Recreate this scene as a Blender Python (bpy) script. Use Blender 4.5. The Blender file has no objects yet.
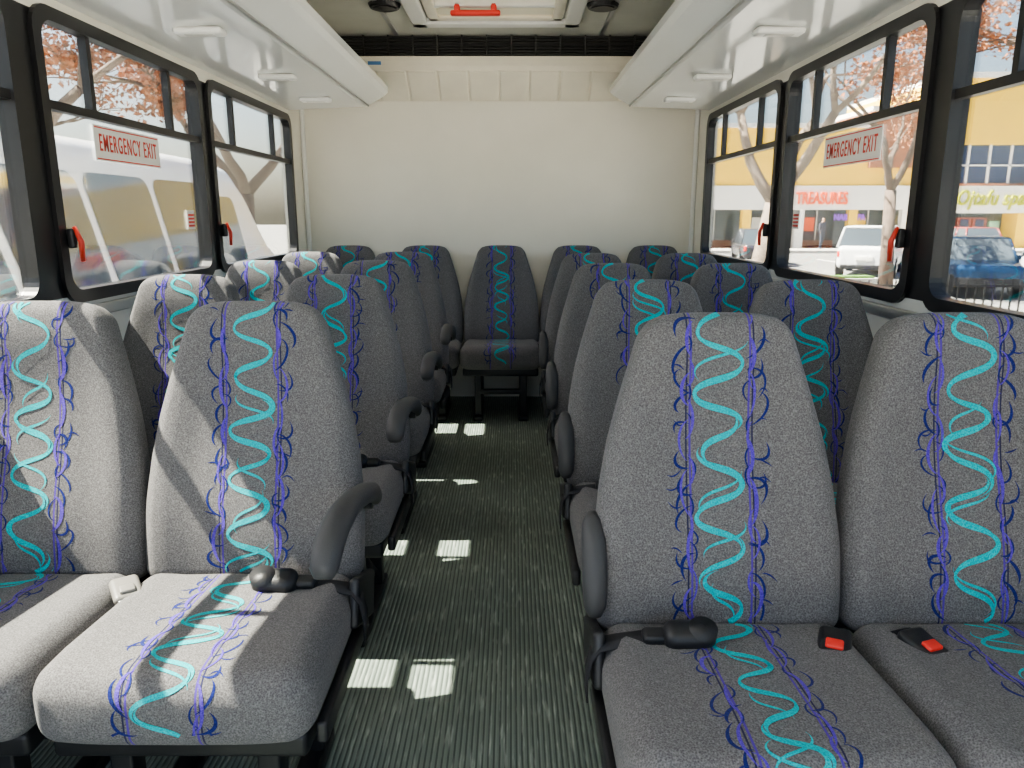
import bpy, math, random
from mathutils import Vector, Matrix
from mathutils.bvhtree import BVHTree
R = math.radians
scene = bpy.context.scene
COL = scene.collection

# ------------------------------------------------------------------ materials
def new_mat(name):
    m = bpy.data.materials.new(name); m.use_nodes = True
    nt = m.node_tree
    return m, nt, nt.nodes['Principled BSDF']

def simple(name, col, rough=0.5, metal=0.0, spec=0.5, noise=0.0, nscale=20, bump=0.0, bscale=200, emit=0):
    m, nt, b = new_mat(name)
    b.inputs['Base Color'].default_value = (*col, 1)
    b.inputs['Roughness'].default_value = rough
    b.inputs['Metallic'].default_value = metal
    b.inputs['Specular IOR Level'].default_value = spec
    tc = nt.nodes.new('ShaderNodeTexCoord')
    if noise > 0:
        n = nt.nodes.new('ShaderNodeTexNoise'); n.inputs['Scale'].default_value = nscale
        n.inputs['Detail'].default_value = 4
        nt.links.new(tc.outputs['Object'], n.inputs['Vector'])
        r = nt.nodes.new('ShaderNodeValToRGB')
        r.color_ramp.elements[0].position = .3; r.color_ramp.elements[1].position = .7
        r.color_ramp.elements[0].color = (*[c*(1-noise) for c in col], 1)
        r.color_ramp.elements[1].color = (*[min(1, c*(1+noise)) for c in col], 1)
        nt.links.new(n.outputs['Fac'], r.inputs['Fac'])
        nt.links.new(r.outputs['Color'], b.inputs['Base Color'])
    if bump > 0:
        n2 = nt.nodes.new('ShaderNodeTexNoise'); n2.inputs['Scale'].default_value = bscale
        nt.links.new(tc.outputs['Object'], n2.inputs['Vector'])
        bp = nt.nodes.new('ShaderNodeBump'); bp.inputs['Strength'].default_value = bump
        bp.inputs['Distance'].default_value = .002
        nt.links.new(n2.outputs['Fac'], bp.inputs['Height'])
        nt.links.new(bp.outputs['Normal'], b.inputs['Normal'])
    if emit:
        b.inputs['Emission Color'].default_value = (*col, 1)
        b.inputs['Emission Strength'].default_value = emit
    return m

class NB:
    """tiny expression builder on a node tree"""
    def __init__(s, nt): s.nt = nt
    def M(s, op, a, b=None, c=None):
        n = s.nt.nodes.new('ShaderNodeMath'); n.operation = op
        for i, v in enumerate((a, b, c)):
            if v is None: continue
            if isinstance(v, (int, float)): n.inputs[i].default_value = v
            else: s.nt.links.new(v, n.inputs[i])
        return n.outputs[0]
    def mix(s, f, a, b):
        n = s.nt.nodes.new('ShaderNodeMix'); n.data_type = 'RGBA'
        s.nt.links.new(f, n.inputs['Factor'])
        for k, v in ((6, a), (7, b)):
            if isinstance(v, tuple): n.inputs[k].default_value = (*v, 1)
            else: s.nt.links.new(v, n.inputs[k])
        return n.outputs[2]

def fabric(name, lo, hi, lines=False):
    m, nt, b = new_mat(name)
    B = NB(nt)
    tc = nt.nodes.new('ShaderNodeTexCoord')
    n = nt.nodes.new('ShaderNodeTexNoise'); n.inputs['Scale'].default_value = 360; n.inputs['Detail'].default_value = 2
    nt.links.new(tc.outputs['Object'], n.inputs['Vector'])
    v = nt.nodes.new('ShaderNodeTexVoronoi'); v.inputs['Scale'].default_value = 320
    nt.links.new(tc.outputs['Object'], v.inputs['Vector'])
    mixv = B.M('ADD', B.M('MULTIPLY', n.outputs['Fac'], .75), B.M('MULTIPLY', v.outputs['Distance'], .45))
    r = nt.nodes.new('ShaderNodeValToRGB')
    e = r.color_ramp.elements
    e[0].position = .34; e[0].color = (*lo, 1)
    e[1].position = .86; e[1].color = (*hi, 1)
    nt.links.new(mixv, r.inputs['Fac'])
    col = r.outputs['Color']
    if lines:
        sep = nt.nodes.new('ShaderNodeSeparateXYZ'); nt.links.new(tc.outputs['UV'], sep.inputs[0])
        absu0 = B.M('ABSOLUTE', sep.outputs[0])
        line = B.M('LESS_THAN', B.M('ABSOLUTE', B.M('SUBTRACT', absu0, .0600)), .0020)
        line2 = B.M('LESS_THAN', B.M('ABSOLUTE', B.M('SUBTRACT', absu0, .0675)), .0016)
        col = B.mix(line2, col, (.03, .03, .07))
        col = B.mix(line, col, (.09, .05, .29))
    nt.links.new(col, b.inputs['Base Color'])
    b.inputs['Roughness'].default_value = .95
    b.inputs['Specular IOR Level'].default_value = .12
    b.inputs['Sheen Weight'].default_value = .08
    bp = nt.nodes.new('ShaderNodeBump'); bp.inputs['Strength'].default_value = .55; bp.inputs['Distance'].default_value = .0015
    nt.links.new(mixv, bp.inputs['Height']); nt.links.new(bp.outputs['Normal'], b.inputs['Normal'])
    return m

M_FABP = fabric('seat_fabric_seamed', (.070,.067,.069), (.200,.194,.195), True)
M_FAB = fabric('seat_fabric_plain', (.070,.067,.069), (.200,.194,.195))
M_TQ = fabric('thread_turquoise', (.0,.27,.31), (.015,.50,.54))
M_PU = fabric('thread_purple', (.060,.03,.27), (.14,.085,.50))
M_NV = fabric('thread_navy', (.010,.013,.085), (.022,.034,.18))
M_BLK = simple('black_plastic', (.018, .018, .02), .42, bump=.3, bscale=600)
M_ARM = simple('armrest_rubber', (.050, .050, .053), .6, bump=.3, bscale=500)
M_STEEL = simple('black_steel', (.02, .02, .022), .45, metal=.3)
M_GRILL = simple('grille_plastic', (.035, .035, .033), .6)
M_STRAP = simple('belt_webbing', (.02, .02, .024), .8, bump=.4, bscale=900)
M_RED = simple('red_button', (.75, .05, .035), .4)
M_TAN = simple('belt_buckle_gray', (.20, .19, .175), .4)
M_WALL = simple('wall_panel', (.78, .75, .66), .5, noise=.03, nscale=3)
M_LOW = simple('lower_wall_panel', (.55, .56, .55), .5, noise=.05, nscale=5)
M_CREAM = simple('cream_plastic', (.80, .75, .63), .4, noise=.04, nscale=6)
M_RACK = simple('glossy_white_laminate', (.80, .81, .79), .08, noise=.02, nscale=2, spec=.7)
M_CEIL = simple('ceiling_panel', (.60, .60, .54), .7, noise=.06, nscale=4)
M_FRAME = simple('window_frame_black', (.012, .012, .014), .35)
M_WHITE = simple('white_plastic', (.78, .78, .75), .4)
M_LAMP = simple('lamp_lens', (.55, .55, .52), .3)
M_STKW = simple('sticker_white', (.78, .76, .72), .5)
M_STKR = simple('sticker_red', (.62, .06, .04), .5)
M_ALU = simple('aluminium_trim', (.45, .46, .47), .35, metal=.8)

def glass_mat(name, tint, f=1.0):
    m, nt, b = new_mat(name)
    nt.nodes.remove(b)
    out = nt.nodes['Material Output']
    t = nt.nodes.new('ShaderNodeBsdfTransparent'); t.inputs[0].default_value = (*tint, 1)
    g = nt.nodes.new('ShaderNodeBsdfGlossy'); g.inputs['Roughness'].default_value = .01
    fr = nt.nodes.new('ShaderNodeFresnel'); fr.inputs[0].default_value = 1.45
    mu = nt.nodes.new('ShaderNodeMath'); mu.operation = 'MULTIPLY'; mu.inputs[1].default_value = f
    nt.links.new(fr.outputs[0], mu.inputs[0])
    mx = nt.nodes.new('ShaderNodeMixShader')
    nt.links.new(mu.outputs[0], mx.inputs[0]); nt.links.new(t.outputs[0], mx.inputs[1]); nt.links.new(g.outputs[0], mx.inputs[2])
    nt.links.new(mx.outputs[0], out.inputs[0])
    return m
M_GLASS = glass_mat('window_glass', (.93, .95, .94), .7)
def dome_mat():
    m, nt, b = new_mat('translucent_dome'); nt.nodes.remove(b)
    t = nt.nodes.new('ShaderNodeBsdfTranslucent'); t.inputs[0].default_value=(.75,.72,.62,1)
    d = nt.nodes.new('ShaderNodeBsdfDiffuse'); d.inputs[0].default_value=(.7,.69,.62,1)
    mx = nt.nodes.new('ShaderNodeMixShader'); mx.inputs[0].default_value=.85
    nt.links.new(t.outputs[0], mx.inputs[1]); nt.links.new(d.outputs[0], mx.inputs[2])
    nt.links.new(mx.outputs[0], nt.nodes['Material Output'].inputs[0])
    return m
M_DOME = dome_mat()

def floor_mat():
    m, nt, b = new_mat('ribbed_rubber_floor')
    B = NB(nt)
    tc = nt.nodes.new('ShaderNodeTexCoord')
    sep = nt.nodes.new('ShaderNodeSeparateXYZ'); nt.links.new(tc.outputs['Object'], sep.inputs[0])
    s = B.M('SINE', B.M('MULTIPLY', sep.outputs[0], 2*math.pi/.0135))
    mp = nt.nodes.new('ShaderNodeMapping'); mp.inputs['Scale'].default_value = (90, 9, 1)
    nt.links.new(tc.outputs['Object'], mp.inputs['Vector'])
    n = nt.nodes.new('ShaderNodeTexNoise'); n.inputs['Scale'].default_value = 1.0; n.inputs['Detail'].default_value = 3
    nt.links.new(mp.outputs[0], n.inputs['Vector'])
    r = nt.nodes.new('ShaderNodeValToRGB')
    e = r.color_ramp.elements
    e[0].position = .55; e[0].color = (0, 0, 0, 1); e[1].position = .70; e[1].color = (1, 1, 1, 1)
    nt.links.new(n.outputs['Fac'], r.inputs['Fac'])
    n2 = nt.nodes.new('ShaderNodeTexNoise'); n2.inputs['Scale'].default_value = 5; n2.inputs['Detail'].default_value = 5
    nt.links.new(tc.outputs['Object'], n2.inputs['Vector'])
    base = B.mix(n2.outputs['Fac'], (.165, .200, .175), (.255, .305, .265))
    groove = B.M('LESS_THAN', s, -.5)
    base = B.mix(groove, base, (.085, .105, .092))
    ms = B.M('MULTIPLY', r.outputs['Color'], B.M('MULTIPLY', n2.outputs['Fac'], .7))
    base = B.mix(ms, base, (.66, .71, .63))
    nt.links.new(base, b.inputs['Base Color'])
    b.inputs['Roughness'].default_value = .5
    bp = nt.nodes.new('ShaderNodeBump'); bp.inputs['Strength'].default_value = .5; bp.inputs['Distance'].default_value = .002
    nt.links.new(s, bp.inputs['Height']); nt.links.new(bp.outputs['Normal'], b.inputs['Normal'])
    return m
M_FLOOR = floor_mat()

# ------------------------------------------------------------------ mesh builder
class MB:
    def __init__(s): s.v=[]; s.f=[]; s.m=[]; s.uv=[]; s.sm=[]; s.mats=[]
    def mi(s, mat):
        if mat not in s.mats: s.mats.append(mat)
        return s.mats.index(mat)
    def add(s, vf, mat, xf=None, uv=None, smooth=True):
        vs, fs = vf
        o = len(s.v)
        for i, p in enumerate(vs):
            p = Vector(p)
            if xf is not None: p = xf @ p
            s.v.append(p)
            s.uv.append(uv[i] if uv else (9, 9))
        for j, f in enumerate(fs):
            s.f.append([o+i for i in f])
            s.m.append(s.mi(mat(j) if callable(mat) else mat)); s.sm.append(smooth)
    def mesh(s, name):
        me = bpy.data.meshes.new(name)
        me.from_pydata([tuple(p) for p in s.v], [], s.f)
        for m in s.mats: me.materials.append(m)
        me.polygons.foreach_set('material_index', s.m)
        me.polygons.foreach_set('use_smooth', s.sm)
        ul = me.uv_layers.new(name='UVMap')
        li = [0]*len(me.loops); me.loops.foreach_get('vertex_index', li)
        flat = []
        for i in li: flat += [s.uv[i][0], s.uv[i][1]]
        ul.data.foreach_set('uv', flat)
        me.update()
        return me
    def obj(s, name, loc=(0,0,0), rot=(0,0,0), parent=None):
        o = bpy.data.objects.new(name, s.mesh(name)); COL.objects.link(o)
        o.location = loc; o.rotation_euler = rot
        if parent: o.parent = parent
        return o

def rbox(h, r, k=3, m=(1,1,1)):
    """rounded box centred on the origin"""
    r = min(r, min(h)*.98)
    def axis(hh, mm):
        a = [-(hh-r) - r*math.tan(R(45)*j/k) for j in range(k, -1, -1)]
        c = [-(hh-r) + 2*(hh-r)*j/mm for j in range(1, mm)]
        return a + c + [-x for x in reversed(a)]
    ax = [axis(h[i], m[i]) for i in range(3)]
    key = {}; vs = []; fs = []
    def V(p):
        kk = tuple(round(c, 6) for c in p)
        if kk not in key:
            q = [max(-(h[i]-r), min(h[i]-r, p[i])) for i in range(3)]
            d = Vector([p[i]-q[i] for i in range(3)])
            if d.length > 1e-9: d = d.normalized()*r
            key[kk] = len(vs); vs.append(Vector(q)+d)
        return key[kk]
    for a in range(3):
        b, c = (a+1) % 3, (a+2) % 3
        for sgn in (-1, 1):
            for i in range(len(ax[b])-1):
                for j in range(len(ax[c])-1):
                    q = []
                    for (ii, jj) in ((i,j),(i+1,j),(i+1,j+1),(i,j+1)):
                        p = [0,0,0]; p[a]=sgn*h[a]; p[b]=ax[b][ii]; p[c]=ax[c][jj]
                        q.append(V(p))
                    if sgn < 0: q.reverse()
                    fs.append(q)
    return vs, fs

def box(x0,x1,y0,y1,z0,z1):
    v=[(x0,y0,z0),(x1,y0,z0),(x1,y1,z0),(x0,y1,z0),(x0,y0,z1),(x1,y0,z1),(x1,y1,z1),(x0,y1,z1)]
    return v, [(0,3,2,1),(4,5,6,7),(0,1,5,4),(1,2,6,5),(2,3,7,6),(3,0,4,7)]
def T(x,y,z): return Matrix.Translation((x,y,z))
def RX(a): return Matrix.Rotation(R(a),4,'X')
def RY(a): return Matrix.Rotation(R(a),4,'Y')
def RZ(a): return Matrix.Rotation(R(a),4,'Z')
def rb(x0,x1,y0,y1,z0,z1,r=.005,k=2):
    vs,fs=rbox(((x1-x0)/2,(y1-y0)/2,(z1-z0)/2),r,k)
    c=Vector(((x0+x1)/2,(y0+y1)/2,(z0+z1)/2))
    return [v+c for v in vs], fs
def cyl(r, h, n=24, r2=None):
    r2 = r if r2 is None else r2
    v=[(r*math.cos(2*math.pi*i/n), r*math.sin(2*math.pi*i/n), -h/2) for i in range(n)]
    v+=[(r2*math.cos(2*math.pi*i/n), r2*math.sin(2*math.pi*i/n), h/2) for i in range(n)]
    f=[(i,(i+1)%n,n+(i+1)%n,n+i) for i in range(n)]
    f+=[tuple(range(n-1,-1,-1)), tuple(range(n,2*n))]
    return v,f
def tube(pts, rads, n=8, ex=None):
    pts=[Vector(p) for p in pts]; v=[]; f=[]
    prev=None
    for i,p in enumerate(pts):
        d=(pts[min(i+1,len(pts)-1)]-pts[max(i-1,0)]).normalized()
        a=Vector((1,0,0)) if abs(d.x)<.9 else Vector((0,1,0))
        if prev is not None: a=prev
        s=(a-d*a.dot(d)).normalized(); prev=s
        t=d.cross(s)
        ra,rb_=(ex[i] if ex else (rads[i],rads[i]))
        for j in range(n):
            an=2*math.pi*j/n
            v.append(p+s*(ra*math.cos(an))+t*(rb_*math.sin(an)))
    for i in range(len(pts)-1):
        for j in range(n):
            f.append((i*n+j,i*n+(j+1)%n,(i+1)*n+(j+1)%n,(i+1)*n+j))
    f.append(tuple(range(n-1,-1,-1))); f.append(tuple(range((len(pts)-1)*n,len(pts)*n)))
    return v,f
def ribbon(pts, wdir, w, th=.003):
    pts=[Vector(p) for p in pts]; wd=Vector(wdir).normalized()*w/2; v=[]; f=[]
    for i,p in enumerate(pts):
        d=(pts[min(i+1,len(pts)-1)]-pts[max(i-1,0)]).normalized()
        nn=d.cross(wd).normalized()*th/2
        v+=[p-wd-nn,p+wd-nn,p+wd+nn,p-wd+nn]
    for i in range(len(pts)-1):
        for j in range(4):
            f.append((i*4+j,i*4+(j+1)%4,(i+1)*4+(j+1)%4,(i+1)*4+j))
    f.append((3,2,1,0)); n=(len(pts)-1)*4; f.append((n,n+1,n+2,n+3))
    return v,f
def lerp_tab(tab,t):
    for (a,va),(b,vb) in zip(tab,tab[1:]):
        if t<=b: 
            s=(t-a)/(b-a); s=max(0,min(1,s)); return va+(vb-va)*s
    return tab[-1][1]
def text_mesh(body, size, extrude, mat, name, parent, loc, rot, shear=0, bold=0, sx=1, space=1):
    cu=bpy.data.curves.new(name,'FONT'); cu.body=body; cu.size=size; cu.extrude=extrude
    cu.align_x='CENTER'; cu.align_y='CENTER'; cu.shear=shear; cu.offset=bold; cu.space_character=space
    to=bpy.data.objects.new(name+'_tmp',cu); COL.objects.link(to)
    dg=bpy.context.evaluated_depsgraph_get()
    me=bpy.data.meshes.new_from_object(to.evaluated_get(dg))
    bpy.data.objects.remove(to)
    me.materials.clear(); me.materials.append(mat)
    o=bpy.data.objects.new(name,me); COL.objects.link(o); o.location=loc; o.rotation_euler=rot; o.scale=(sx,1,1)
    o.parent=parent
    return o

# ------------------------------------------------------------------ camera
H=1.25
cam_d=bpy.data.cameras.new('camera'); cam=bpy.data.objects.new('camera',cam_d); COL.objects.link(cam)
cam_d.sensor_width=36; cam_d.lens=750/1024*36; cam_d.clip_start=.02; cam_d.clip_end=500
cam.location=(.08,0,H); cam.rotation_euler=(R(90-12.7),0,0)
scene.camera=cam

# ------------------------------------------------------------------ bus shell
XW=1.30; YR=5.15; YF=-1.3; ZC=2.32
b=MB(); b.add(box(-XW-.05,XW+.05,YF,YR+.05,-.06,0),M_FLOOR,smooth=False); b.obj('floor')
HX0,HX1,HY0,HY1=-.33,.31,3.99,4.45
b=MB()
for q in ((-XW-.05,HX0,YF,YR+.05),(HX1,XW+.05,YF,YR+.05),(HX0,HX1,YF,HY0),(HX0,HX1,HY1,YR+.05)):
    b.add(box(*q,ZC,ZC+.06),M_CEIL,smooth=False)
for xs in (-.62,.62):
    b.add(box(xs-.012,xs+.012,YF,YR-.24,ZC-.008,ZC),M_ALU,smooth=False)
b.obj('ceiling')
b=MB(); b.add(box(-XW-.05,XW+.05,YR,YR+.05,0,ZC),M_WALL,smooth=False); b.obj('wall_rear')
WZ0,WZ1=1.00,1.83
WINS=[(-1.2,-.16),(-.04,1.02),(1.12,2.20),(2.33,3.48),(3.59,4.86)]
for s,nm in ((-1,'left'),(1,'right')):
    b=MB()
    def wb(y0,y1,z0,z1,m):
        xa,xb=sorted((s*XW,s*(XW+.05)))
        b.add(box(xa,xb,y0,y1,z0,z1),m,smooth=False)
    wb(YF,YR,0,WZ0,M_LOW); wb(YF,YR,WZ1,ZC,M_WALL)
    ys=[YF]+[y for w in WINS for y in w]+[YR]
    for i in range(0,len(ys),2):
        wb(ys[i],ys[i+1],WZ0,WZ1,M_WALL if i==len(ys)-2 else M_FRAME)
    b.obj('wall_'+nm)
    b=MB(); xa,xb=sorted((s*(XW-.018),s*XW)); b.add(rb(xa,xb,YF,YR-.002,WZ0-.075,WZ0-.035,.006),M_ALU)
    b.obj('trim_sill_'+nm)

def rrect(y0,y1,z0,z1,r,n=6):
    pts=[]
    for cy,cz,a0 in ((y1-r,z1-r,0),(y0+r,z1-r,90),(y0+r,z0+r,180),(y1-r,z0+r,270)):
        for i in range(n+1):
            a=R(a0+90*i/n); pts.append((cy+r*math.cos(a),cz+r*math.sin(a)))
    return pts
def ring(y0,y1,z0,z1,wd,r,x0,x1):
    o=rrect(y0,y1,z0,z1,r+wd*.5); i=rrect(y0+wd,y1-wd,z0+wd,z1-wd,r)
    n=len(o); v=[(x0,)+p for p in o]+[(x0,)+p for p in i]+[(x1,)+p for p in o]+[(x1,)+p for p in i]
    f=[]
    for j in range(n):
        k=(j+1)%n
        f+=[(j,k,n+k,n+j),(2*n+j,3*n+j,3*n+k,2*n+k),(j,2*n+j,2*n+k,k),(n+j,n+k,3*n+k,3*n+j)]
    return v,f
wi=0
for s in (-1,1):
    for (y0,y1) in WINS:
        wi+=1; b=MB()
        X=lambda d: s*(XW+d)
        b.add(ring(y0-.022,y1+.022,WZ0-.022,WZ1+.022,.040,.055,X(-.014),X(.03)),M_FRAME,smooth=False)
        b.add(box(*sorted((X(-.004),X(.026))),y0+.015,y1-.015,1.560,1.586),M_FRAME,smooth=False)
        w=y1-y0
        for yy in (y0+.25*w,y0+.76*w):
            b.add(box(*sorted((X(-.002),X(.024))),yy-.012,yy+.012,1.58,WZ1-.015),M_FRAME,smooth=False)
        b.add(box(*sorted((X(.016),X(.020))),y0+.015,y1-.015,WZ0+.015,WZ1-.015),M_GLASS,smooth=False)
        yy=y0+.10
        b.add(rb(*sorted((X(-.035),X(-.014))),yy-.09,yy-.065,WZ0+.15,WZ0+.21,.006),M_BLK)
        b.add(tube([(X(-.035),yy-.078,WZ0+.215),(X(-.05),yy-.074,WZ0+.17),(X(-.045),yy-.068,WZ0+.11)],[.006,.009,.007],8),M_STKR)
        o=b.obj('window_%d'%wi)
for s in (-1,1):
    b=MB(); b.add(box(*sorted((s*(XW+.013),s*(XW+.0155))),2.62,3.09,1.43,1.545),M_STKW,smooth=False)
    for z0 in (1.434,1.536):
        b.add(box(*sorted((s*(XW+.0115),s*(XW+.013))),2.627,3.083,z0,z0+.004),M_STKR,smooth=False)
    o=b.obj('emergency_exit_sticker')
    text_mesh('EMERGENCY EXIT',.080,.0005,M_STKR,'lettering',o,(s*(XW+.0118),2.855,1.487),(R(90),0,R(-90*s)),bold=.0006,sx=.55,space=1.22)
    b=MB(); b.add(box(*sorted((s*(XW+.013),s*(XW+.0155))),3.30,3.37,1.19,1.27),M_STKW,smooth=False)
    for z in (1.20,1.215,1.23,1.245):
        b.add(box(*sorted((s*(XW+.0118),s*(XW+.013))),3.305,3.365,z,z+.009),M_STKR,smooth=False)
    b.obj('instruction_sticker')

# luggage racks
for s,nm in ((-1,'left'),(1,'right')):
    b=MB()
    XQ=XW-.004
    prof=[(XQ,1.88),(.83,1.90),(.79,1.915),(.70,1.965),(.68,1.985),(.68,2.02),(.70,2.025),(.80,1.975),(.84,1.93),(XQ,1.93)]
    n=len(prof); y0,y1=YF,4.88
    v=[(s*x,y0,z) for x,z in prof]+[(s*x,y1,z) for x,z in prof]
    f=[(i,(i+1)%n,n+(i+1)%n,n+i) for i in range(n)]
    if s<0: f=[tuple(reversed(q)) for q in f]
    f+=[tuple(range(n-1,-1,-1)),tuple(range(n,2*n))]
    b.add((v,f),M_RACK,smooth=False)
    b.add(tube([(s*.805,y0,1.905),(s*.805,y1+.001,1.905)],[.006,.006],8),M_ALU)
    ro=b.obj('luggage_rack')
    for yy in (2.05,2.85,3.75,4.45):
        b=MB(); b.add(rbox((.085,.035,.012),.011,2),M_WHITE)
        b.add(rbox((.055,.022,.015),.01,2),M_LAMP)
        b.obj('reading_lamp',(s*1.02,yy,1.880),parent=ro)

# rear header with air-conditioning grille
b=MB()
yh=4.90
prof=[(YR,1.975),(YR-.03,1.965),(yh+.01,2.115),(yh,2.14),(yh,2.195),(yh+.03,2.20),(YR,2.20)]
n=len(prof); xa,xb=-1.28,1.28
v=[(xa,y,z) for y,z in prof]+[(xb,y,z) for y,z in prof]
f=[(i,n+i,n+(i+1)%n,(i+1)%n) for i in range(n)]+[tuple(range(n)),tuple(range(2*n-1,n-1,-1))]
b.add((v,f),M_CREAM,smooth=False)
for i in range(14):
    x=-1.235+i*.19
    b.add(rbox((.090,.125,.010),.009,2),M_CREAM,T(x,(YR-.03+yh+.01)/2,2.042)@RX(-36))
b.add(box(xa,xb,yh+.06,yh+.07,2.20,ZC),M_GRILL,smooth=False)
for i in range(7):
    z=2.207+i*.016
    b.add(box(xa,xb,yh+.02,yh+.05,z,z+.004),M_GRILL,smooth=False)
for i in range(18):
    x=xa+i*(xb-xa)/17
    b.add(box(x-.004,x+.004,yh+.018,yh+.06,2.20,ZC),M_GRILL,smooth=False)
b.add(box(-.80,-.72,yh-.004,yh,2.145,2.165),simple('label_blue',(.1,.25,.5),.5),smooth=False)
b.obj('air_conditioning_header')

# roof hatch
b=MB()
def framering(x0,x1,y0,y1,w,z0,z1,mat):
    for q in ((x0,x1,y0,y0+w),(x0,x1,y1-w,y1),(x0,x0+w,y0,y1),(x1-w,x1,y0,y1)):
        b.add(rb(*q,z0,z1,.012),mat)
framering(-.48,.46,3.84,4.60,.09,ZC-.035,ZC,M_WHITE)
framering(-.38,.36,3.94,4.50,.06,ZC-.022,ZC,M_CREAM)
b.add(box(HX0-.005,HX1+.005,HY0-.005,HY1+.005,ZC+.05,ZC+.056),M_DOME,smooth=False)
b.add(rb(HX0-.01,HX1+.01,4.20,4.24,ZC-.02,ZC+.02,.01),M_WHITE)
b.add(rb(-.24,.02,4.20,4.245,ZC-.06,ZC-.035,.01),M_RED)
b.add(rb(-.22,-.19,4.20,4.24,ZC-.04,ZC,.005),M_RED); b.add(rb(-.03,.0,4.20,4.24,ZC-.04,ZC,.005),M_RED)
b.obj('roof_hatch')
for x in (-.58,.55):
    b=MB(); b.add(cyl(.085,.02,28,.075),M_BLK,RX(180),smooth=False); b.add(cyl(.06,.03,24),M_STEEL,smooth=False); b.obj('ceiling_speaker',(x,4.22,ZC-.015))
for s,nm in ((-1,'left'),(1,'right')):
    b=MB(); b.add(rb(*sorted((s*(XW-.03),s*XW)),YR-.03,YR,.0,1.95,.012),M_WHITE); b.obj('trim_corner_'+nm)

# ------------------------------------------------------------------ seats
HW=.252
def pattern_strokes(rnd, v0, v1):
    """woven pattern as a list of (material, offset, [(u,v)..], [half widths])"""
    S=[]
    def stroke(mat,off,fn,wmax,n=18,p=.8):
        pts=[];ws=[]
        for i in range(n+1):
            t=i/n; pts.append(fn(t)); ws.append(max(.0003,wmax*math.sin(math.pi*min(1,max(0,t)))**p))
        S.append((mat,off,pts,ws))
    def arc(mat,off,sd,cu,cv,rx,ry,a0,a1,tilt,w):
        def fn(t):
            a=R(a0+(a1-a0)*t); x=rx*math.cos(a); y=ry*math.sin(a)
            return (sd*(cu+x), cv+y+tilt*x)
        stroke(mat,off,fn,w,20)
    for sd in (-1,1):
        # navy "(" and ")" bows weaving over the seams, open ended and irregular
        v=v0-.03
        while v<v1+.03:
            ry=rnd.uniform(.022,.036); rx=rnd.uniform(.024,.042)
            if rnd.random()<.5: a0,a1=rnd.uniform(-105,-80),rnd.uniform(20,60)
            else: a0,a1=rnd.uniform(-60,-20),rnd.uniform(80,105)
            arc(M_NV,.0007,sd,.056+rnd.uniform(-.004,.006),v,rx,ry,a0,a1,rnd.uniform(-.55,.55),rnd.uniform(.0020,.0036))
            if rnd.random()<.45:
                arc(M_NV,.0008,sd,.074,v+ry*1.0,-rnd.uniform(.014,.026),rnd.uniform(.018,.028),-60,75,rnd.uniform(-.4,.4),.0019)
            if rnd.random()<.35:
                u0=rnd.uniform(.070,.080); LL=rnd.uniform(.020,.034); sl=rnd.uniform(-.6,.6); cv=rnd.uniform(-.010,.010); vv=v+ry
                stroke(M_NV,.0008,lambda t,u0=u0,LL=LL,sl=sl,cv=cv,vv=vv: (sd*(u0+LL*t), vv+sl*LL*t+cv*math.sin(math.pi*t)),.0016,10)
            v+=rnd.uniform(.036,.066)
        # purple bows, longer period
        v=v0-.05
        while v<v1+.02:
            ry=rnd.uniform(.030,.052); rx=rnd.uniform(.012,.028)
            arc(M_PU,.0010,sd,.054,v,rx,ry,rnd.uniform(-90,-60),rnd.uniform(60,90),rnd.uniform(-.4,.4),rnd.uniform(.0020,.0042))
            if rnd.random()<.65:
                arc(M_PU,.0011,sd,.072,v+ry,-rnd.uniform(.010,.022),rnd.uniform(.026,.042),-80,70,rnd.uniform(-.3,.3),rnd.uniform(.0015,.0030))
            v+=rnd.uniform(.075,.125)
    # turquoise calligraphic swirls
    v=v0-.04; sd=1
    while v<v1+.02:
        P=rnd.uniform(.054,.074); A=rnd.uniform(.034,.050); u0=rnd.uniform(-.006,.006); e0=rnd.uniform(.12,.42); e1=rnd.uniform(.12,.42); vv=v; s_=sd
        def fn(t,P=P,A=A,u0=u0,e0=e0,e1=e1,vv=vv,s_=s_):
            q=-e0+(1+e0+e1)*t
            sq=q + .05*math.sin(2*math.pi*q)
            return (u0-s_*A*math.cos(math.pi*q), vv+P*sq)
        stroke(M_TQ,.0013,fn,rnd.uniform(.0050,.0074),30,1.4)
        if rnd.random()<.5:
            dv=rnd.choice((-1,1))*rnd.uniform(.014,.024); k=rnd.uniform(.6,1.2); ft=rnd.choice((1,1,-1))
            stroke(M_TQ,.0014,lambda t,fn=fn,dv=dv,k=k,ft=ft: (fn(.05+.8*t)[0]*k*ft, fn(.05+.8*t)[1]+dv),.0030,22,1.1)
        v+=P; sd=-sd
    return S

def lay(b, S, proj, lo, hi):
    for mat,off,pts,ws in S:
        v=[];n=len(pts);f=[]; ok=[]
        for i,(u,w) in enumerate(pts):
            a=pts[max(i-1,0)]; c=pts[min(i+1,n-1)]
            du,dv=c[0]-a[0],c[1]-a[1]; l=math.hypot(du,dv) or 1
            nx,ny=-dv/l*ws[i],du/l*ws[i]
            p0=proj(u+nx,w+ny,off); p1=proj(u-nx,w-ny,off)
            good = lo<=w<=hi and p0 is not None and p1 is not None
            ok.append(good); v+=[p0 or Vector((0,0,.4)),p1 or Vector((0,0,.4))]
        for i in range(n-1):
            if ok[i] and ok[i+1]: f.append((2*i,2*i+1,2*i+3,2*i+2))
        used=sorted({i for q in f for i in q}); mp={o:k for k,o in enumerate(used)}
        b.add(([v[i] for i in used],[tuple(mp[i] for i in q) for q in f]),mat)

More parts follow.
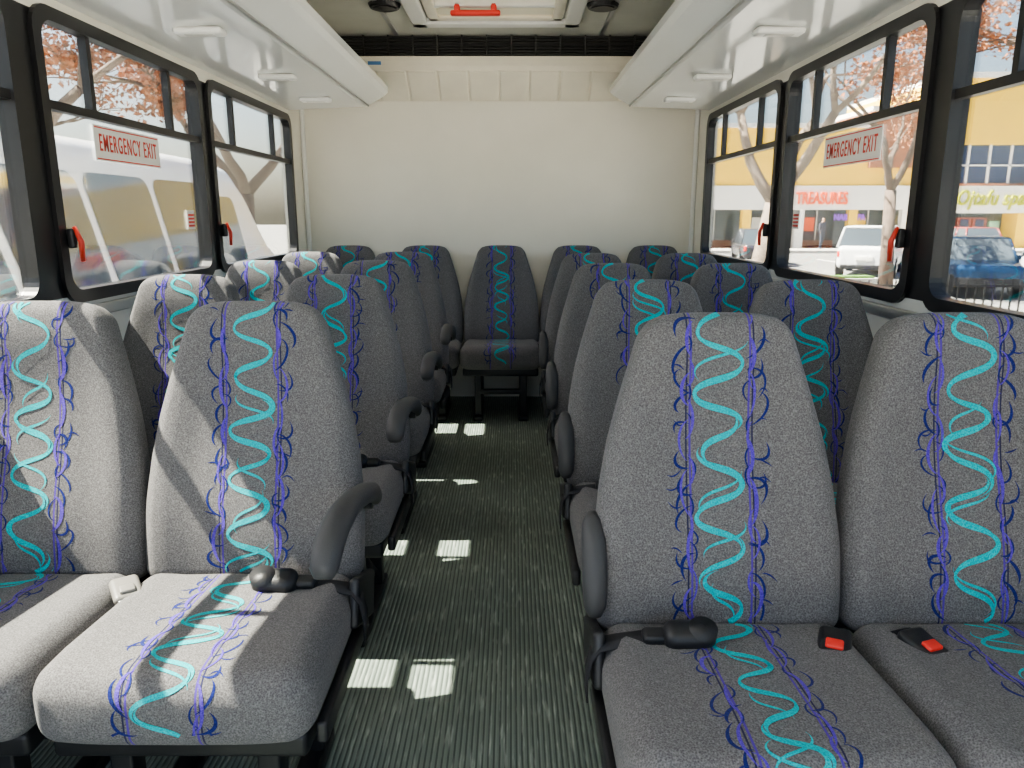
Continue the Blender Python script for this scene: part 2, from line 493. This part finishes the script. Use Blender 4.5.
def seat_mesh(name, arm=0, hang=False, seed=1):
    b=MB(); rnd=random.Random(seed)
    h=(HW,.240,.074); vs,fs=rbox(h,.05,4,(14,10,1)); out=[];uv=[]
    for p in vs:
        x,y,z=p
        ty=(y+h[1])/(2*h[1])
        if z>0:
            z+=.010*(1-(x/HW)**2) - .010*max(0,(1-ty*4))
            z+=.007*math.exp(-((abs(x)-.20)/.04)**2)
            z-=.035*ty
        y2=y
        if ty<.2: y2=y+.02*(x/HW)**4
        P=Vector((x,y2-.180,z+.402)); out.append(P); uv.append((x,P.y+P.z))
    fm=[]
    for q in fs:
        c=sum((out[i] for i in q),Vector())/len(q)
        fm.append(M_FAB if c.z<.338 or c.y>.02 else M_FABP)
    b.add((out,fs),lambda j:fm[j],uv=uv)
    bv=BVHTree.FromPolygons(out,fs)
    yf,zt,rr=-.42,.476,.05
    L1=.02-(yf+rr); arc=rr*math.pi/2
    def projc(u,s,off):
        if s<L1: o=Vector((u,.02-s,.8)); d=Vector((0,0,-1))
        elif s<L1+arc:
            a=(s-L1)/rr; d=-Vector((0,-math.sin(a),math.cos(a))); o=Vector((u,yf+rr,zt-rr))-d*.3
        else: o=Vector((u,-.9,zt-rr-(s-L1-arc))); d=Vector((0,1,0))
        hit,nn,_,_=bv.ray_cast(o,d)
        if hit is None: return None
        if nn.dot(d)>0: nn=-nn
        return hit+nn*off
    lay(b,pattern_strokes(rnd,0,L1+arc+.06),projc,.0,L1+arc+.055)
    h=(HW,.046,.33); vs,fs=rbox(h,.038,4,(14,1,18)); out=[];uv=[]
    tab=[(0,.99),(.12,1.0),(.28,1.0),(.45,.955),(.58,.895),(.70,.82),(.80,.75),(.90,.675),(.96,.63),(1,.585)]
    for p in vs:
        x,y,z=p; t=(z+h[2])/(2*h[2])
        f=lerp_tab(tab,t); x2=x*f
        xn=min(1,abs(x)/HW)
        z2=z-.022*xn**4*max(0,(t-.6)/.4)
        if y<0:
            y-= .014*math.exp(-((xn-.80)/.14)**2)*math.exp(-((t-.35)/.35)**2)
            y-= .017*math.exp(-((t-.22)/.18)**2)*(1-.5*xn)
            y+= .010*math.exp(-((t-.62)/.18)**2)*(1-xn)
            y-= .011*math.exp(-((t-.88)/.10)**2)*(1-xn*xn)
        P=Vector((x2,y,z2)); out.append(P); uv.append((x2,z2))
    fm=[]
    for q in fs:
        c=sum((out[i] for i in q),Vector())/len(q)
        fm.append(M_FABP if c.y<.0 else M_FAB)
    xf=T(0,.078,.408)@RX(-13.5)@T(0,0,h[2])
    b.add((out,fs),lambda j:fm[j],xf=xf,uv=uv)
    bv2=BVHTree.FromPolygons(out,fs)
    def projb(u,s,off):
        hit,nn,_,_=bv2.ray_cast(Vector((u,-.5,s-.33)),Vector((0,1,0)))
        if hit is None: return None
        if nn.y>0: nn=-nn
        return xf@(hit+nn*off)
    lay(b,pattern_strokes(rnd,.03,.66),projb,.03,.654)
    b.add(rb(-HW+.02,HW-.02,-.37,.03,.285,.335,.012),M_STEEL)
    for x in (-.14,.14):
        b.add(rb(x-.022,x+.022,-.32,-.27,.0,.30,.006),M_STEEL)
        b.add(rb(x-.022,x+.022,-.03,.02,.0,.30,.006),M_STEEL)
        b.add(rb(x-.028,x+.028,-.37,.06,.0,.03,.008),M_STEEL)
        b.add(tube([(x,-.29,.28),(x,.0,.05)],[.012,.012],8),M_STEEL)
    b.add(rb(-.16,.16,-.32,-.28,.16,.19,.006),M_STEEL)
    if arm:
        s=arm
        b.add(rbox((.012,.10,.055),.011,2),M_BLK,T(s*(HW+.004),.03,.39)@RX(-20))
        b.add(rb(*sorted((s*(HW-.01),s*(HW+.012))),-.35,.0,.30,.345,.008),M_BLK)
        b.add(cyl(.030,.03,20),M_BLK,T(s*(HW+.005),.125,.60)@RY(90))
        if not hang:
            xa=s*(HW+.022)
            pts=[(xa,.15,.590),(xa,.10,.620),(xa,.02,.648),(xa,-.08,.672),(xa,-.17,.686),(xa,-.25,.686),(xa,-.31,.670),(xa,-.345,.648),(xa,-.355,.634)]
            ex=[(.016,.020),(.022,.024),(.026,.024),(.027,.023),(.028,.023),(.028,.025),(.028,.028),(.026,.025),(.016,.014)]
        else:
            xa=s*(HW+.004)
            pts=[(xa,.13,.640),(xa,.11,.630),(xa,.08,.602),(xa,.055,.565),(xa,.04,.52),(xa,.035,.485),(xa,.035,.465)]
            ex=[(.014,.014),(.022,.024),(.026,.028),(.026,.027),(.025,.026),(.023,.024),(.014,.014)]
        b.add(tube(pts,None,14,ex),M_ARM)
    return b.mesh(name)

ARM_R=[seat_mesh('seat_aisle_r',1,False,s) for s in (11,12)]
ARM_L=[seat_mesh('seat_aisle_l',-1,True,s) for s in (21,22)]
PLAIN=[seat_mesh('seat_plain',0,False,s) for s in (31,32,33)]
def put(me,x,y,rz=0):
    o=bpy.data.objects.new('bus_seat',me); COL.objects.link(o); o.location=(x,y,0); o.rotation_euler=(0,0,R(rz)); return o
LROWS=[1.55,2.36,3.17,3.98]; RROWS=[1.335,2.15,2.98,3.82]
AXL,WXL=-.522,-1.028; AX,WX=.502,1.008

def belt(par, side, ax):
    b=MB(); sx=side
    b.add(rbox((.045,.030,.024),.022,4),M_BLK,T(0,0,.030)@RX(20))
    b.add(cyl(.027,.036,24),M_BLK,T(-.028*sx,-.004,.036)@RX(20))
    b.add(rbox((.024,.018,.012),.010,3),M_BLK,T(.060*sx,.006,.026)@RX(15))
    pts=[(.05*sx,.010,.024),(.09*sx,.010,.018),(.13*sx,.008,.014),(.164*sx,.006,.008),(.180*sx,.004,-.012),(.188*sx,.004,-.05),(.188*sx,.004,-.10)]
    b.add(ribbon(pts,(0,1,.10),.044),M_STRAP)
    b.obj('seat_belt',(ax,-.05,.440),parent=par)
def buckle(par,x,y,rz,red=True):
    b=MB()
    b.add(rbox((.030,.040,.012),.011,3),M_BLK if red else M_TAN,T(0,0,.016)@RX(12))
    b.add(rbox((.016,.012,.005),.004,2),M_RED if red else M_TAN,T(0,-.018,.026)@RX(12))
    b.add(rbox((.022,.004,.004),.003,2),M_ALU,T(0,-.040,.010))
    b.add(ribbon([(0,.03,.018),(0,.05,.020),(0,.07,.008),(0,.08,-.03)],(1,0,0),.042),M_STRAP)
    b.obj('seat_belt_buckle',(x,y,.440),(0,0,R(rz)),parent=par)
for i,y in enumerate(LROWS):
    o=put(ARM_R[i%2],AXL,y); belt(o,1,.09); buckle(o,-.235,-.06,35,False)
    put(PLAIN[i%3],WXL,y)
for i,y in enumerate(RROWS):
    o=put(ARM_L[i%2],AX,y); belt(o,-1,-.09); buckle(o,.19,-.055,-25)
    o=put(PLAIN[(i+1)%3],WX,y); buckle(o,-.15,-.06,20)
for i in (-2,-1,0,1,2):
    put(PLAIN[(i+2)%3],.01+i*.506,4.86)

# ------------------------------------------------------------------ outside
GZ=-.75
M_ASPH=simple('asphalt',(.22,.215,.205),.9,noise=.15,nscale=1.5)
M_CONC=simple('concrete',(.50,.48,.44),.85,noise=.1,nscale=2)
M_GRASS=simple('grass',(.10,.20,.04),.9,noise=.4,nscale=8)
M_YEL=simple('yellow_stucco',(.95,.60,.045),.8,noise=.05,nscale=1)
M_BRICK=simple('brown_brick',(.34,.13,.065),.85,noise=.25,nscale=6)
M_BAND=simple('white_fascia',(.82,.79,.74),.6)
M_DGL=simple('shop_glass',(.07,.09,.11),.08,spec=.8)
M_BGL=simple('blue_window_glass',(.03,.05,.12),.08,spec=.8)
M_POST=simple('poster_mint',(.35,.65,.50),.6)
M_DOOR=simple('door_red_brown',(.35,.08,.05),.5)
M_ORG=simple('sign_orange',(.90,.12,.02),.5,emit=.4)
M_YSG=simple('sign_yellow',(.50,.52,.0),.5)
M_PUR=simple('sign_purple',(.25,.06,.55),.5,emit=.8)
b=MB(); b.add(box(-120,160,-80,160,GZ-.1,GZ),M_ASPH,smooth=False)
for i in range(12):
    b.add(box(6+i*2.7,6.12+i*2.7,30,35,GZ,GZ+.006),M_BAND,smooth=False)
b.obj('parking_lot')
b=MB(); b.add(box(2,45,40.5,43.4,GZ+.002,GZ+.15),M_CONC,smooth=False); b.obj('sidewalk')
b=MB(); b.add(box(7.5,11.2,22.6,23.4,GZ+.002,GZ+.14),M_CONC,smooth=False); b.add(box(7.7,11.0,22.75,23.25,GZ+.14,GZ+.2),M_GRASS,smooth=False); b.obj('grass_island')

b=MB(); FY=45
def fb(x0,x1,z0,z1,m,d0=0,d1=3): b.add(box(x0,x1,FY+d0,FY+d1,z0,z1),m,smooth=False)
G2=GZ+.002
fb(-3,24.2,2.9,6.1,M_YEL,0,12); fb(-3,24.2,6.1,6.35,M_BAND,-.15,12)
fb(-3,24.2,1.55,2.9,M_BAND,-.3,3); fb(-3,24.2,G2,1.55,M_DGL,1.6,3)
fb(20.6,24.4,3.9,7.0,M_BRICK,-.3,5); fb(20.4,24.6,7.0,7.25,M_BAND,-.45,5)
for i in range(9):
    x=-2+i*3.1
    fb(x,x+.5,G2,1.55,M_YEL if i%2 else M_BAND,-.25,.2)
    fb(x+1.0,x+1.06,G2,1.55,M_BAND,1.5,1.6); fb(x+1.9,x+1.96,G2,1.55,M_BAND,1.5,1.6)
    fb(x+.6,x+3.0,G2,GZ+.5,M_BRICK,1.45,1.6)
    fb(x+1.1,x+1.8,.3,1.1,(M_POST,M_STKW,M_ORG,M_YEL)[i%4],1.5,1.6)
fb(24.2,46,5.1,8.6,M_YEL,-1,12); fb(24.2,46,8.6,8.9,M_BAND,-1.2,12)
fb(24.2,46,2.9,5.1,M_BGL,-.8,3); fb(24.2,46,2.85,3.0,M_BRICK,-1,.0)
for i in range(18):
    fb(24.6+i*1.2,24.72+i*1.2,2.9,5.1,M_BAND,-.9,-.7)
fb(24.2,46,3.95,4.03,M_BAND,-.9,-.7)
fb(24.2,46,1.35,2.85,M_BAND,-1.3,3); fb(24.2,46,G2,1.35,M_DGL,.2,3)
for x in (24.4,28.9,33.4,38): fb(x,x+.7,G2,1.35,M_YEL,-1.2,.3)
fb(26.2,27.0,GZ+.1,1.1,M_DOOR,.0,.2); fb(27.1,27.9,GZ+.1,1.1,M_DOOR,.0,.2)
fb(26.35,26.85,GZ+.5,1.0,M_BGL,-.03,.1); fb(27.25,27.75,GZ+.5,1.0,M_BGL,-.03,.1)
fb(28.1,28.7,0,.9,M_POST,.05,.2); fb(29.8,30.6,0,.9,M_POST,.05,.2); fb(31,31.8,0,.9,M_STKW,.05,.2); fb(25.2,25.9,0,.9,M_STKW,.05,.2)
bo=b.obj('strip_mall_building')
text_mesh('TREASURES',.95,.05,M_ORG,'shop_sign_letters',bo,(18.0,FY-.36,2.15),(R(90),0,0),bold=.012,sx=.62)
text_mesh('Ojtafu spa',1.15,.05,M_YSG,'spa_sign_letters',bo,(27.1,FY-1.36,2.15),(R(90),0,0),shear=.25,bold=.015,sx=.74,space=1.08)
text_mesh('NAILS SPA',.5,.05,M_PUR,'neon_sign_letters',bo,(19.8,FY-.1,1.1),(R(90),0,0),bold=.008,sx=.8)

b=MB()
for z in (GZ+.15,GZ+.98): b.add(box(4.6,22,10.9,10.94,z,z+.035),M_STEEL,smooth=False)
for i in range(130):
    x=4.6+i*.13
    big=i%14==0
    w=.03 if big else .009
    b.add(box(x-w,x+w,10.92-w,10.92+w,GZ+.002,GZ+(1.16 if big else 1.08)),M_STEEL,smooth=False)
b.obj('iron_fence')

def car(name,col,loc,rz,suv=False,L=4.5):
    b=MB(); body=simple('paint_'+name+str(round(loc[0])),col,.25,noise=.02); W=.9
    hz=.36 if suv else .30; zc=.30+hz
    vs,fs=rbox((L/2,W,hz),.16,4,(12,2,2)); out=[]
    for p in vs:
        x,y,z=p; t=x/(L/2)
        if z>0: z-= .10*max(0,t-.25)**1.0*1.2 + (0 if suv else .05*max(0,-t-.6))
        y*=1-.10*abs(t)**4; 
        out.append(Vector((x,y,z+zc)))
    b.add((out,fs),body)
    top=(1.62 if suv else 1.42); zb=zc+hz-.06; hh=(top-zb)/2
    cl=(L*.33 if suv else L*.27); cx=-L*.10 if suv else -L*.05
    def cab(p,base):
        x,y,z=p; t=(z+hh)/(2*hh)
        y*=1-.20*t
        x=x*(1-(.16 if suv else .30)*t) - .10*t*(1 if suv else 0.3)
        return Vector((x+cx,y,z+zb+hh))
    vs,fs=rbox((cl,W-.04,hh),.06,3,(6,2,4)); b.add(([cab(p,0) for p in vs],fs),M_DGL)
    vs,fs=rbox((cl*(.86 if suv else .70),(W-.04)*.81,.035),.03,3,(4,2,1)); b.add(([Vector((x+cx-(.10 if suv else .03),y,z+top-.01)) for x,y,z in vs],fs),body)
    for sx in (-1,-.2,.35,1):
        for sy in (-1,1):
            p0=cab((sx*cl*.985,sy*(W-.035),-hh),0); p1=cab((sx*cl*.985,sy*(W-.035),hh*.95),0)
            b.add(tube([p0,p1],[.04,.035],6),body)
    for sx in (-.31,.31):
        for sy in (-1,1):
            b.add(cyl(.33,.22,24),M_BLK,T(sx*L,sy*(W-.10),.335)@RX(90),smooth=False)
            b.add(cyl(.19,.24,16),M_ALU,T(sx*L,sy*(W-.10),.335)@RX(90),smooth=False)
    for sy in (-1,1):
        b.add(rbox((.06,.14,.10),.03,2),M_RED,T(-L/2+.08,sy*.68,zc+.10))
        b.add(rbox((.06,.16,.07),.03,2),M_WHITE,T(L/2-.10,sy*.62,zc+.02))
        b.add(rbox((.10,.06,.06),.03,2),body,T(cx+cl*.62,sy*(W+.04),zb+.10))
    b.add(rbox((.05,.26,.07),.01,2),M_STKW,T(-L/2-.0,0,zc-.02))
    b.add(rbox((.05,.7,.07),.03,2),M_BLK,T(-L/2+.02,0,.36)); b.add(rbox((.05,.7,.10),.03,2),M_BLK,T(L/2-.03,0,.42))
    b.obj(name,(loc[0],loc[1],GZ+.002),(0,0,R(rz)))
car('suv',(.75,.76,.77),(12.5,26.3),60,True,4.6)
car('sedan',(.010,.035,.085),(12.3,20.2),-112)
car('sedan',(.60,.62,.64),(14.9,20.0),-110)
car('sedan',(.05,.05,.06),(10.4,32),80)
car('sedan',(.30,.05,.05),(21.5,36),90)

def person(loc,rz,shirt):
    J=[(0,0,.95),(0,0,1.18),(0,0,1.38),(0,0,1.50),(0,-.01,1.60),(0,-.01,1.70),
       (-.17,0,1.40),(-.22,.02,1.12),(-.21,-.08,.88),(.17,0,1.40),(.22,.02,1.12),(.21,-.08,.88),
       (-.09,0,.90),(-.10,-.08,.50),(-.10,.02,.09),(-.10,-.12,.04),(.09,0,.90),(.10,.05,.50),(.10,.18,.10),(.10,.06,.04)]
    E=[(0,1),(1,2),(2,3),(3,4),(4,5),(2,6),(6,7),(7,8),(2,9),(9,10),(10,11),(0,12),(12,13),(13,14),(14,15),(0,16),(16,17),(17,18),(18,19)]
    rad=[.13,.12,.14,.055,.095,.075,.06,.045,.035,.06,.045,.035,.09,.065,.045,.04,.09,.065,.045,.04]
    me=bpy.data.meshes.new('pedestrian'); me.from_pydata(J,E,[])
    o=bpy.data.objects.new('tmp_p',me); COL.objects.link(o)
    o.modifiers.new('s','SKIN')
    if me.skin_vertices:
        for i,vtx in enumerate(me.skin_vertices[0].data): vtx.radius=(rad[i],rad[i])
    o.modifiers.new('ss','SUBSURF').levels=2
    bpy.context.view_layer.update()
    dg=bpy.context.evaluated_depsgraph_get(); m2=bpy.data.meshes.new_from_object(o.evaluated_get(dg))
    bpy.data.objects.remove(o)
    m2.materials.clear()
    for mm in (simple('shirt',shirt,.8),simple('trousers',(.03,.035,.06),.8),simple('skin_tone',(.45,.27,.18),.6),simple('hair',(.03,.02,.015),.7)): m2.materials.append(mm)
    for p in m2.polygons:
        c=p.center; p.use_smooth=True
        p.material_index = 3 if (c.z>1.68 or (c.z>1.55 and c.y>.03)) else 2 if (c.z>1.47 or (c.z<.93 and abs(c.x)>.17 and c.z>.8)) else 0 if c.z>.93 else 1
    q=bpy.data.objects.new('pedestrian',m2); COL.objects.link(q); q.location=loc; q.rotation_euler=(0,0,R(rz))
try:
    person((17.2,42.2,GZ+.15),20,(.05,.05,.07))
except Exception as ex: print('PERSON FAIL',ex)

# trees
M_BARK=simple('bark',(.15,.11,.085),.9,noise=.3,nscale=10)
M_BARKL=simple('bark_light',(.24,.19,.15),.9,noise=.3,nscale=10)
M_LEAF=simple('leaf_rust',(.36,.14,.06),.8,noise=.35,nscale=3)
def tree(name,loc,seed,h0=2.2,r0=.14,lean=(.1,0),depth=6,leafn=5,ls=.045,bark=None,spread=.6,l0=1.6):
    rnd=random.Random(seed); b=MB(); bark=bark or M_BARK
    lv=[];lf=[]
    def leaf(p):
        s=ls*rnd.uniform(.6,1.3); a=Vector((rnd.gauss(0,1),rnd.gauss(0,1),rnd.gauss(0,1))).normalized()
        c=a.cross(Vector((rnd.gauss(0,1),rnd.gauss(0,1),rnd.gauss(0,1)))).normalized()
        o=len(lv); lv.extend([p-a*s,p+c*s*.6,p+a*s,p-c*s*.6]); lf.append((o,o+1,o+2,o+3))
    def br(p,d,L,r,k):
        n=4 if k>2 else 3; pts=[p]; rr=[r]
        for i in range(n):
            d=(d+Vector((rnd.gauss(0,.12),rnd.gauss(0,.12),rnd.gauss(0,.08)+.02))).normalized()
            p=p+d*L/n; pts.append(p); rr.append(max(.007,r*(1-.35*(i+1)/n)))
            if k<=3:
                for _ in range(leafn): 
                    leaf(p+Vector((rnd.gauss(0,.10),rnd.gauss(0,.10),rnd.gauss(0,.10))))
        b.add(tube(pts,rr,8 if k>3 else 5),bark)
        if k>0:
            for _ in range(3 if (k<5 and rnd.random()<.6) else 2):
                a=Vector((rnd.gauss(0,1),rnd.gauss(0,1),rnd.gauss(0,.5))).normalized()
                nd=(d+a*spread*rnd.uniform(.7,1.3)).normalized()
                if nd.z<-.15: nd.z=abs(nd.z); 
                br(p,nd,L*rnd.uniform(.68,.9),rr[-1]*rnd.uniform(.65,.85),k-1)
    d=Vector((lean[0],lean[1],1)).normalized()
    pts=[Vector((0,0,.003)),Vector((0,0,.0))+d*h0*.5,d*h0]
    b.add(tube(pts,[r0*1.3,r0,r0*.9],10),bark)
    for i in range(3):
        a=Vector((math.cos(i*2.1+seed),math.sin(i*2.1+seed),0))
        br(d*h0,(d+a*.75).normalized(),l0,r0*.62,depth)
    b.add((lv,lf),M_LEAF,smooth=False)
    b.obj(name,(loc[0],loc[1],GZ))
tree('tree',(4.0,12.5),3,2.2,.17,(.15,0),6,6,.048,M_BARKL,spread=.75)
tree('tree',(8.6,8.8),8,2.2,.15,(-.1,0),6,6,.040,spread=.8)
tree('tree',(9.5,19),12,2.6,.15,(-.05,0),6,4,.055)
tree('tree',(-6.6,10),21,2.4,.16,(.05,0),6,5,.044,spread=.8)
tree('tree',(-5.2,15),5,2.4,.18,(.05,0),6,6,.055,spread=.8)
tree('tree',(-9.5,13.0),31,2.2,.15,(.0,0),6,5,.055,spread=.75)

# white van parked alongside (left)
M_VAN=simple('van_white_paint',(.74,.75,.77),.2,noise=.02)
M_VGL=simple('van_glass',(.09,.12,.16),.05,metal=.35,spec=.8)
b=MB(); L=9.6; hy=L/2
vs,fs=rbox((1.05,hy,1.12),.20,5,(3,24,8)); out=[]
for p in vs:
    x,y,z=p; t=(z+1.12)/2.24
    x*=1-.10*max(0,t-.45)/.55
    if y>hy-2.2:
        q=(y-(hy-2.2))/2.2
        lim=1.12-.12*q-1.05*max(0,q-.45)/.55
        if z>0: z=z*max(.12,lim/1.12)
    out.append(Vector((x,y,z)))
b.add((out,fs),M_VAN,T(0,0,1.47))
def vw(y0,y1,z0,z1,sl):
    def X(z): 
        t=(z-.35)/2.24; return 1.05*(1-.10*max(0,t-.45)/.55)+.006
    v=[];f=[]
    pts=rrect(0,1,0,1,.12,4)
    for (a,c) in pts:
        z=z0+c*(z1-z0); y=y0+a*(y1-y0)+sl*(1-c); v.append((X(z),y,z))
    cc=len(v); v.append((X((z0+z1)/2),(y0+y1)/2+sl/2,(z0+z1)/2))
    for i in range(len(pts)): f.append((i,(i+1)%len(pts),cc))
    b.add((v,f),M_VGL,smooth=False)
yy=-hy+.5
while yy<hy-2.6:
    vw(yy,yy+1.04,1.40,2.32,.28); yy+=1.14
vw(hy-2.35,hy-1.45,1.45,2.2,.25)
b.add(box(1.045,1.062,-hy+.3,hy-.4,.95,1.02),M_ALU,smooth=False)
for y in (-hy+1.9,hy-1.5):
    for x in (-.93,.93):
        b.add(cyl(.38,.25,28),M_BLK,T(x,y,.385)@RY(90),smooth=False); b.add(cyl(.2,.28,20),M_ALU,T(x,y,.385)@RY(90),smooth=False)
for x in (-.7,.7): b.add(rbox((.16,.05,.10),.03,2),M_LAMP,T(x,hy-.02,1.0))
b.obj('passenger_van',(-4.15,5.6,GZ))

# ------------------------------------------------------------------ light
w=bpy.data.worlds.new('world'); scene.world=w; w.use_nodes=True
nt=w.node_tree; bg=nt.nodes['Background']
sky=nt.nodes.new('ShaderNodeTexSky'); sky.sky_type='NISHITA'; sky.sun_disc=False
sky.sun_elevation=R(55); sky.sun_rotation=R(-80); sky.air_density=1.0; sky.dust_density=3.5; sky.ozone_density=.4
nt.links.new(sky.outputs[0],bg.inputs[0]); bg.inputs[1].default_value=.42
sd=bpy.data.lights.new('sun','SUN'); sd.energy=50; sd.angle=R(.45); sd.color=(1,.93,.80)
so=bpy.data.objects.new('sun',sd); COL.objects.link(so)
dirn=Vector((-1,.02,1.45)); so.rotation_euler=dirn.to_track_quat('Z','Y').to_euler(); so.location=(-20,-5,30)
scene.view_settings.view_transform='AgX'
scene.view_settings.look='AgX - Medium High Contrast'
scene.view_settings.exposure=.90
